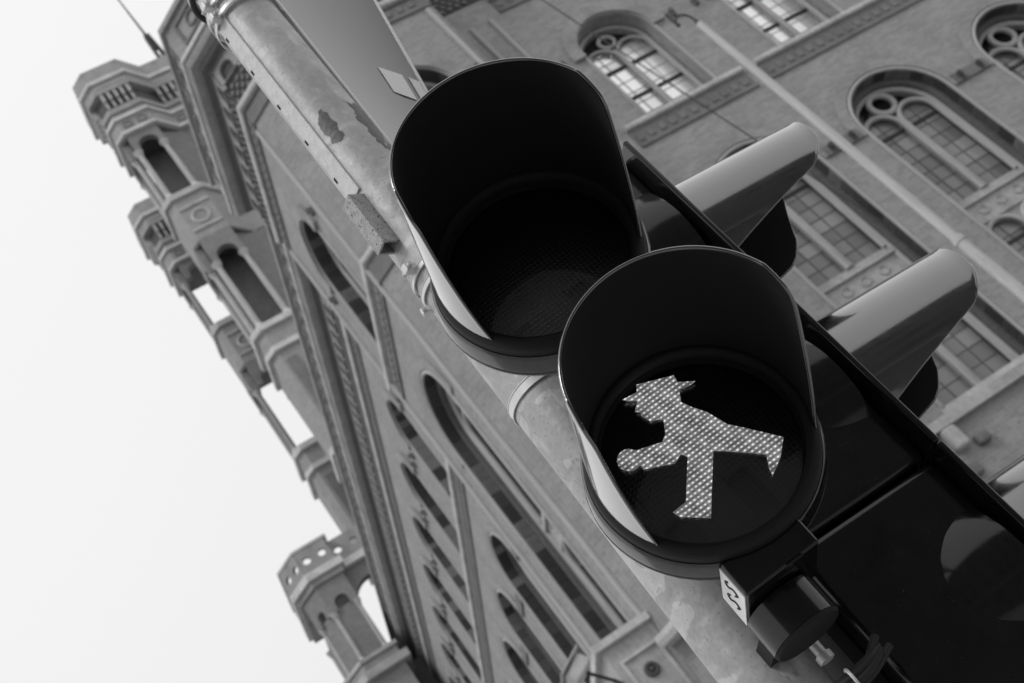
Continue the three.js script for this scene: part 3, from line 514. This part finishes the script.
// ---------------------------------------------------------------- bent sheet panel behind the mast
const panel = thing('sign_panel', 'smooth curved grey sheet panel behind the mast with two white stickers', 'sign');
{
  const N = 24, Mv = 10, pos = [], uv = [], idx = [], front = (s, t) => { // s 0 left .. 1 right, t 0 bottom .. 1 top
    const y = 1.19 + t * 1.15, h = 1.40 - 0.13 * Math.pow(1 - s, 1.5), l = 0.4135 + 0.033 * (y - 1.18), r = 0.489 + 0.137 * (y - 1.379);
    return [(l + (r - l) * s) * h, y, h];
  };
  for (const side of [0, 1]) for (let j = 0; j <= Mv; j++) for (let i = 0; i <= N; i++) { const [x, y, h] = front(i / N, j / Mv); pos.push(x, y + EYE, -h - side * 0.003); uv.push(i / N, j / Mv); }
  const at = (s, j, i) => s * (N + 1) * (Mv + 1) + j * (N + 1) + i;
  for (let j = 0; j < Mv; j++) for (let i = 0; i < N; i++) { idx.push(at(0, j, i), at(0, j, i + 1), at(0, j + 1, i + 1), at(0, j, i), at(0, j + 1, i + 1), at(0, j + 1, i)); idx.push(at(1, j, i), at(1, j + 1, i + 1), at(1, j, i + 1), at(1, j, i), at(1, j + 1, i), at(1, j + 1, i + 1)); }
  const g = new THREE.BufferGeometry(); g.setAttribute('position', new THREE.Float32BufferAttribute(pos, 3)); g.setAttribute('uv', new THREE.Float32BufferAttribute(uv, 2)); g.setIndex(idx); g.computeVertexNormals();
  part('sheet', g, new THREE.MeshPhysicalMaterial({ color: lin(0.15), roughness: 0.22, metalness: 1.0 }), panel);
  const rim = (f) => { const p = []; for (let k = 0; k <= 16; k++) { const [x, y, h] = f(k / 16); p.push(new THREE.Vector3(x, y + EYE, -h - 0.001)); } return tube(p, 0.003, 32, 8); };
  { const fp = [], N2 = 16; for (let k = 0; k < N2; k++) { const q = [k / N2, (k + 1) / N2].map((t) => { const [x, y, h] = front(0, t), d = 0.016 * (1 - 0.6 * Math.min(1, t * 2)); return [[x, y + EYE, -h + 0.0005], [x - d, y + EYE + 0.004, -h - 0.012]]; }); fp.push(...q[0][0], ...q[1][0], ...q[1][1], ...q[0][0], ...q[1][1], ...q[0][1]); } const fg = new THREE.BufferGeometry(); fg.setAttribute('position', new THREE.Float32BufferAttribute(fp, 3)); fg.setAttribute('uv', new THREE.Float32BufferAttribute(new Float32Array(fp.length / 3 * 2), 2)); fg.computeVertexNormals(); part('flange', fg, M.band, panel); }
  part('rim', [rim((t) => front(0, t)), rim((t) => front(1, t)), rim((t) => front(t, 0))], M.band, panel);
  const stick = (s0, s1, t0, t1, skew) => { const q = []; const c = [[s0, t0], [s1, t0 + skew], [s1, t1 + skew], [s0, t1]].map(([s, t]) => { const [x, y, h] = front(s, t); return [x, y + EYE, -h + 0.0012]; }); const b = new THREE.BufferGeometry(); b.setAttribute('position', new THREE.Float32BufferAttribute([...c[0], ...c[1], ...c[2], ...c[0], ...c[2], ...c[3]], 3)); b.setAttribute('uv', new THREE.Float32BufferAttribute([0, 0, 1, 0, 1, 1, 0, 0, 1, 1, 0, 1], 2)); b.computeVertexNormals(); return b; };
  part('sticker', stick(0.57, 0.80, 0.165, 0.222, -0.012), M.label, panel, 'white paper sticker'); part('sticker', stick(0.86, 0.975, 0.15, 0.205, -0.012), M.label, panel, 'small white sticker');
}
shadows(panel);

// ---------------------------------------------------------------- signal hoods and lenses
function hoodGeo(r0, r1, L, thB, thF, t, slant = 0, N = 56, Ms = 16) { // open-bottomed visor along +z, up = +y; returns [outer + edges, inner]
  const D = Math.PI / 180, lim = (s) => { const e = Math.max(0, (s - 0.82) / 0.18); return D * (thB + (thF - thB) * Math.pow(s, 0.9)) - D * 16 * e * e * e; };
  const P = (s, a, rr0) => [rr0 * Math.sin(a), rr0 * Math.cos(a), s * L * (1 - slant * (1 - Math.cos(a)))]; const mk = (off, flip, withEdge) => {
    const pos = [], idx = [], uv = []; for (let j = 0; j <= Ms; j++) for (let i = 0; i <= N; i++) { const s = j / Ms, a = -lim(s) + 2 * lim(s) * i / N; pos.push(...P(s, a, r0 + (r1 - r0) * s - off)); uv.push(a * r0, s * L); }
    for (let j = 0; j < Ms; j++) for (let i = 0; i < N; i++) { const a = j * (N + 1) + i, b = a + 1, c = b + N + 1, d = a + N + 1; if (flip) idx.push(a, c, b, a, d, c); else idx.push(a, b, c, a, c, d); }
    const g = new THREE.BufferGeometry(); g.setAttribute('position', new THREE.Float32BufferAttribute(pos, 3)); g.setAttribute('uv', new THREE.Float32BufferAttribute(uv, 2)); g.setIndex(idx); g.computeVertexNormals(); return g;
  };
  const outer = mk(0, true), inner = mk(t, false), ep = [];
  for (let j = 0; j <= Ms; j++) ep.push(new THREE.Vector3(...P(j / Ms, -lim(j / Ms), r0 + (r1 - r0) * j / Ms - t / 2)));
  for (let i = 1; i < N; i++) ep.push(new THREE.Vector3(...P(1, -lim(1) + 2 * lim(1) * i / N, r1 - t / 2)));
  for (let j = Ms; j >= 0; j--) ep.push(new THREE.Vector3(...P(j / Ms, lim(j / Ms), r0 + (r1 - r0) * j / Ms - t / 2)));
  return [outer, inner, tube(ep, t * 0.52, 260, 8)];
}
function lathe(pts, seg = 72) { const g = new THREE.LatheGeometry(pts.map(([r, z]) => new THREE.Vector2(r, z)), seg); g.rotateX(Math.PI / 2); return g; }
// prismatic lens: rows of small cushions
const cellD = 0.005;
const cush = (u, v) => { const x = u * 16 % 1 - 0.5, y = v * 16 % 1 - 0.5; return Math.max(0, 1 - 2.2 * Math.hypot(x, y)); };
const lensBump = makeTex(512, 512, (u, v) => cush(u, v), false, cellD * 16), lensMap = makeTex(512, 512, (u, v) => toS(0.003 + 0.005 * cush(u, v)), true, cellD * 16);
M.lens = new THREE.MeshPhysicalMaterial({ map: lensMap, bumpMap: lensBump, bumpScale: 0.0002, roughness: 0.3, ior: 1.7, clearcoat: 1, clearcoatRoughness: 0.04 });
const glowMap = makeTex(512, 512, (u, v) => { const x = u * 16, y = v * 16, fx = x % 1 - 0.5, fy = y % 1 - 0.5, d = Math.hypot(fx * 0.8, fy); const row = 0.7 + 0.3 * Math.cos(2 * Math.PI * fy) + 0.12 * Math.sin(x * 1.1 + y * 0.37), h = Math.sin(Math.floor(x) * 12.9898 + Math.floor(y) * 78.233) * 43758.5453, k = 0.7 + 0.6 * (h - Math.floor(h)); return Math.min(1, toS(0.25 * row * k + 0.85 * Math.pow(Math.max(0, 1 - d / 0.27), 1.1) * k)); }, true, cellD * 16);
M.glow = new THREE.MeshStandardMaterial({ color: lin(0.05), roughness: 0.5, emissive: lin(1), emissiveMap: glowMap, emissiveIntensity: 1.0 });
const MAN = [[-25.1, 93.5], [-8.7, 90.9], [-4.1, 98.2], [31.4, 82.4], [29.7, 73.4], [43.8, 63.2], [38.0, 62.6], [25.9, 66.1], [18.1, 53.5], [23.1, 42.0], [30.9, 28.2], [37.5, 5.5], [49.3, -10.4], [70.0, -39.9], [54.1, -54.2], [35.6, -64.4], [38.8, -55.2], [45.5, -43.7], [37.6, -35.5], [17.3, -15.3], [9.0, -8.5], [-36.9, -61.5], [-48.3, -51.4], [-58.9, -42.1], [-61.0, -34.5], [-44.8, -33.8], [-14.2, 2.1], [-17.2, 8.7], [-28.0, 4.8], [-39.9, 11.1], [-55.5, 18.8], [-55.0, 23.2], ...Array.from({ length: 13 }, (_, k) => { const a = (-68 - k * 20) * Math.PI / 180; return [-60.2 + 12 * Math.cos(a), 36 + 12 * Math.sin(a)]; }), [-48.6, 39.6], [-23.3, 30.5], [-16.0, 35.1], [-7.2, 49.2], [-11.9, 53.2], [-18.0, 55.4], [-21.7, 66.9], [-19.6, 70.5], [-23.6, 74.6], [-14.4, 82.7], [-22.1, 89.1]];
function pedSignal(label, X, Y, H, lit) {
  const t = thing('pedestrian_signal', label, 'traffic light', 'pedestrian signal heads on the mast'); place(t, X, Y, H, -9.7 * Math.PI / 180);
  part('housing', lathe([[0.1165, -0.012], [0.1192, -0.0155], [0.1206, -0.036], [0.1206, -0.0375], [0.1192, -0.038], [0.1192, -0.0395], [0.1208, -0.040], [0.1208, -0.0435], [0.112, -0.05], [0.085, -0.09], [0.06, -0.11], [0.0001, -0.115]]), M.shell, t);
  part('door_ring', lathe([[0.1005, -0.016], [0.1005, 0.0], [0.1025, 0.006], [0.1075, 0.008], [0.1135, 0.005], [0.1158, 0.0], [0.1158, -0.0115], [0.11, -0.0118]]), M.plasticMatt, t);
  part('inner_ring', lathe([[0.0985, -0.0135], [0.0995, -0.004], [0.1003, -0.004], [0.1003, -0.014]]), M.lining, t);
  const lg = new THREE.LatheGeometry([[0.0001, -0.0105], [0.03, -0.0109], [0.06, -0.0122], [0.09, -0.0144], [0.1005, -0.0155]].map(([r, z]) => new THREE.Vector2(r, z)), 64); lg.rotateX(Math.PI / 2);
  { const p = lg.attributes.position, u = lg.attributes.uv; for (let i = 0; i < p.count; i++) u.setXY(i, p.getX(i), p.getY(i)); lg.index.array.reverse(); lg.computeVertexNormals(); }
  part('lens', lg, M.lens, t);
  const [o, inn, ed] = hoodGeo(0.1125, 0.111, 0.18, 122, 92, 0.0036); const hd = part('hood', [o], M.gloss, t); part('hood_lining', inn, M.lining, hd); part('hood_edge', ed, M.gloss, hd);
  part('mounting_arm', [box(-0.03, 0.03, 0.05, 0.08, -0.19, -0.11), box(-0.03, 0.03, -0.08, -0.05, -0.19, -0.11)], M.plasticMatt, t);
  if (lit) {
    const S = new THREE.Shape(MAN.map(([x, y]) => new THREE.Vector2(x / 1000, y / 1000))), g = new THREE.ExtrudeGeometry(S, { depth: 0.0012, bevelEnabled: false }); g.translate(0, 0, -0.0102);
    part('walking_figure', g, M.glow, t, 'glowing white striding figure with a hat');
    const L = new THREE.RectAreaLight(0xffffff, 0.08, 0.1, 0.1); L.position.set(0, 0.015, -0.006); L.lookAt(0, 0.015, 1); t.add(L);
    L.rotation.set(0, Math.PI, 0);
  }
  return t;
}
shadows(pedSignal('upper pedestrian signal head, unlit, with deep black hood', 0.466, 0.7345, 1.0284, false));
shadows(pedSignal('lower pedestrian signal head showing a glowing walking figure', 0.4734, 0.4672, 1.0622, true));
const jbox = thing('terminal_box', 'small black terminal box with white sticker under the lit pedestrian signal', 'box');
{
  const b = new RoundedBoxGeometry(0.086, 0.04, 0.09, 3, 0.004); b.translate(0, 0.02, -0.018); part('case', boxUV(b), M.plastic, jbox);
  part('slot', [box(0.005, 0.022, -0.001, 0.0, 0.025, 0.031), box(-0.006, 0.014, -0.0008, 0.0, 0.01, 0.0125)], M.hole, jbox);
  part('sticker', [box(-0.0445, -0.0432, 0.002, 0.038, -0.06, 0.02)], M.label, jbox, 'white paper sticker with handwriting');
  const pen = []; const st = (z0, y0, pts) => pen.push(tube(pts.map(([z, y]) => new THREE.Vector3(-0.0448, y0 + y, z0 + z)), 0.0011, 20, 5));
  st(0.0, 0.018, [[0.010, 0.008], [0.004, 0.012], [-0.002, 0.008], [0.006, 0.0], [0.002, -0.006], [-0.006, -0.002]]); st(-0.03, 0.018, [[0.010, 0.006], [0.004, 0.010], [-0.002, 0.006], [0.006, -0.002], [0.002, -0.008], [-0.006, -0.004]]);
  part('handwriting', pen, M.rubber, jbox);
  place(jbox, 0.462, 0.325, 1.098, -9.7 * Math.PI / 180);
}
shadows(jbox);
const knuckle = thing('swivel_bracket', 'black cylindrical swivel bracket joining terminal box to mast', 'bracket');
{
  part('barrel', [rod([0.46, 0.283 + EYE, -1.14], [0.46, 0.322 + EYE, -1.14], 0.038, 0.038, 40)], M.plastic, knuckle);
  part('barrel_rim', [rod([0.46, 0.279 + EYE, -1.14], [0.46, 0.2825 + EYE, -1.14], 0.036, 0.038, 40)], M.plasticMatt, knuckle);
  part('arm', [box(0.44, 0.475, 0.296 + EYE, 0.318 + EYE, -PH + 0.03, -1.15)], M.plasticMatt, knuckle);
  part('bolt', [rod([0.478, 0.27 + EYE, -1.19], [0.478, 0.29 + EYE, -1.19], 0.006, 0.006, 6), rod([0.478, 0.262 + EYE, -1.19], [0.478, 0.27 + EYE, -1.19], 0.009, 0.009, 6)], M.galv, knuckle);
}
part('rail', [box(0.575, 0.6, -1.6 + EYE, 0.34 + EYE, -1.335, -1.325)], M.galv, knuckle);
shadows(knuckle);
const cables = thing('cable_bundle', 'black cable bundle tied below the swivel bracket', 'cable');
{
  const mk = (o, q) => [[0.43, 0.236, 1.2], [0.455, 0.226, 1.16], [0.485, 0.226, 1.148], [0.512 + q, 0.228 + o * 0.003, 1.148]].map(([x, y, h], i) => new THREE.Vector3(x, y + EYE + Math.cos(o) * 0.006, -h + Math.sin(o) * 0.006));
  for (let k = 0; k < 6; k++) part('cable', [tube(mk(k * 1.05, rr(-0.008, 0.008)), 0.0042, 30, 8)], M.rubber, cables);
  part('cable_tie', [new THREE.TorusGeometry(0.0115, 0.0018, 6, 24).rotateY(1.3).translate(0.47, 0.226 + EYE, -1.153)], M.band, cables);
}
shadows(cables);

// ---------------------------------------------------------------- three-lamp vehicle signal turned to the right
const veh = thing('vehicle_signal', 'large black three lamp vehicle signal turned side on at right', 'traffic light');
{
  place(veh, 0.728, 0.513, 1.30, Math.PI / 2);
  for (let k = 0; k < 3; k++) {
    const y = 0.277 * (1 - k);
    const b = new RoundedBoxGeometry(0.21, 0.273, 0.196, 4, 0.01); b.translate(0.004, y, -0.1); const m = part('lamp_housing', boxUV(b), M.plastic, veh);
    const e = new THREE.SphereGeometry(1, 48, 24, 0, Math.PI * 2, Math.PI / 2, Math.PI / 2); e.rotateX(Math.PI / 2); e.scale(0.122, 0.12, 0.15); e.translate(0, y + 0.004, -0.012); part('bulge', e, M.plastic, m);
    part('door', [new RoundedBoxGeometry(0.262, 0.2765, 0.008, 3, 0.003).translate(0, y, 0.002)], M.plastic, m);
    part('lens', [lathe([[0.0001, 0.018], [0.06, 0.016], [0.1, 0.011]], 48).translate(0, y, 0)], M.lens, m);
    const [o, inn, ed] = hoodGeo(0.108, 0.105, 0.245, 128, 96, 0.0036, 0.14); for (const g of [o, inn, ed]) g.translate(0, y, 0.008);
    const hd = part('hood', [o], M.gloss, m); part('hood_lining', inn, M.lining, hd); part('hood_edge', ed, M.gloss, hd);
  }
  part('back_spine', [box(-0.07, 0.07, -0.40, 0.40, -0.215, -0.2)], M.plasticMatt, veh);
  part('mounting_arm', [box(-0.03, 0.03, 0.36, 0.4, -0.27, -0.19), box(-0.03, 0.03, -0.4, -0.36, -0.27, -0.19)], M.galv, veh);
}
shadows(veh);

renderer.render(scene, camera);
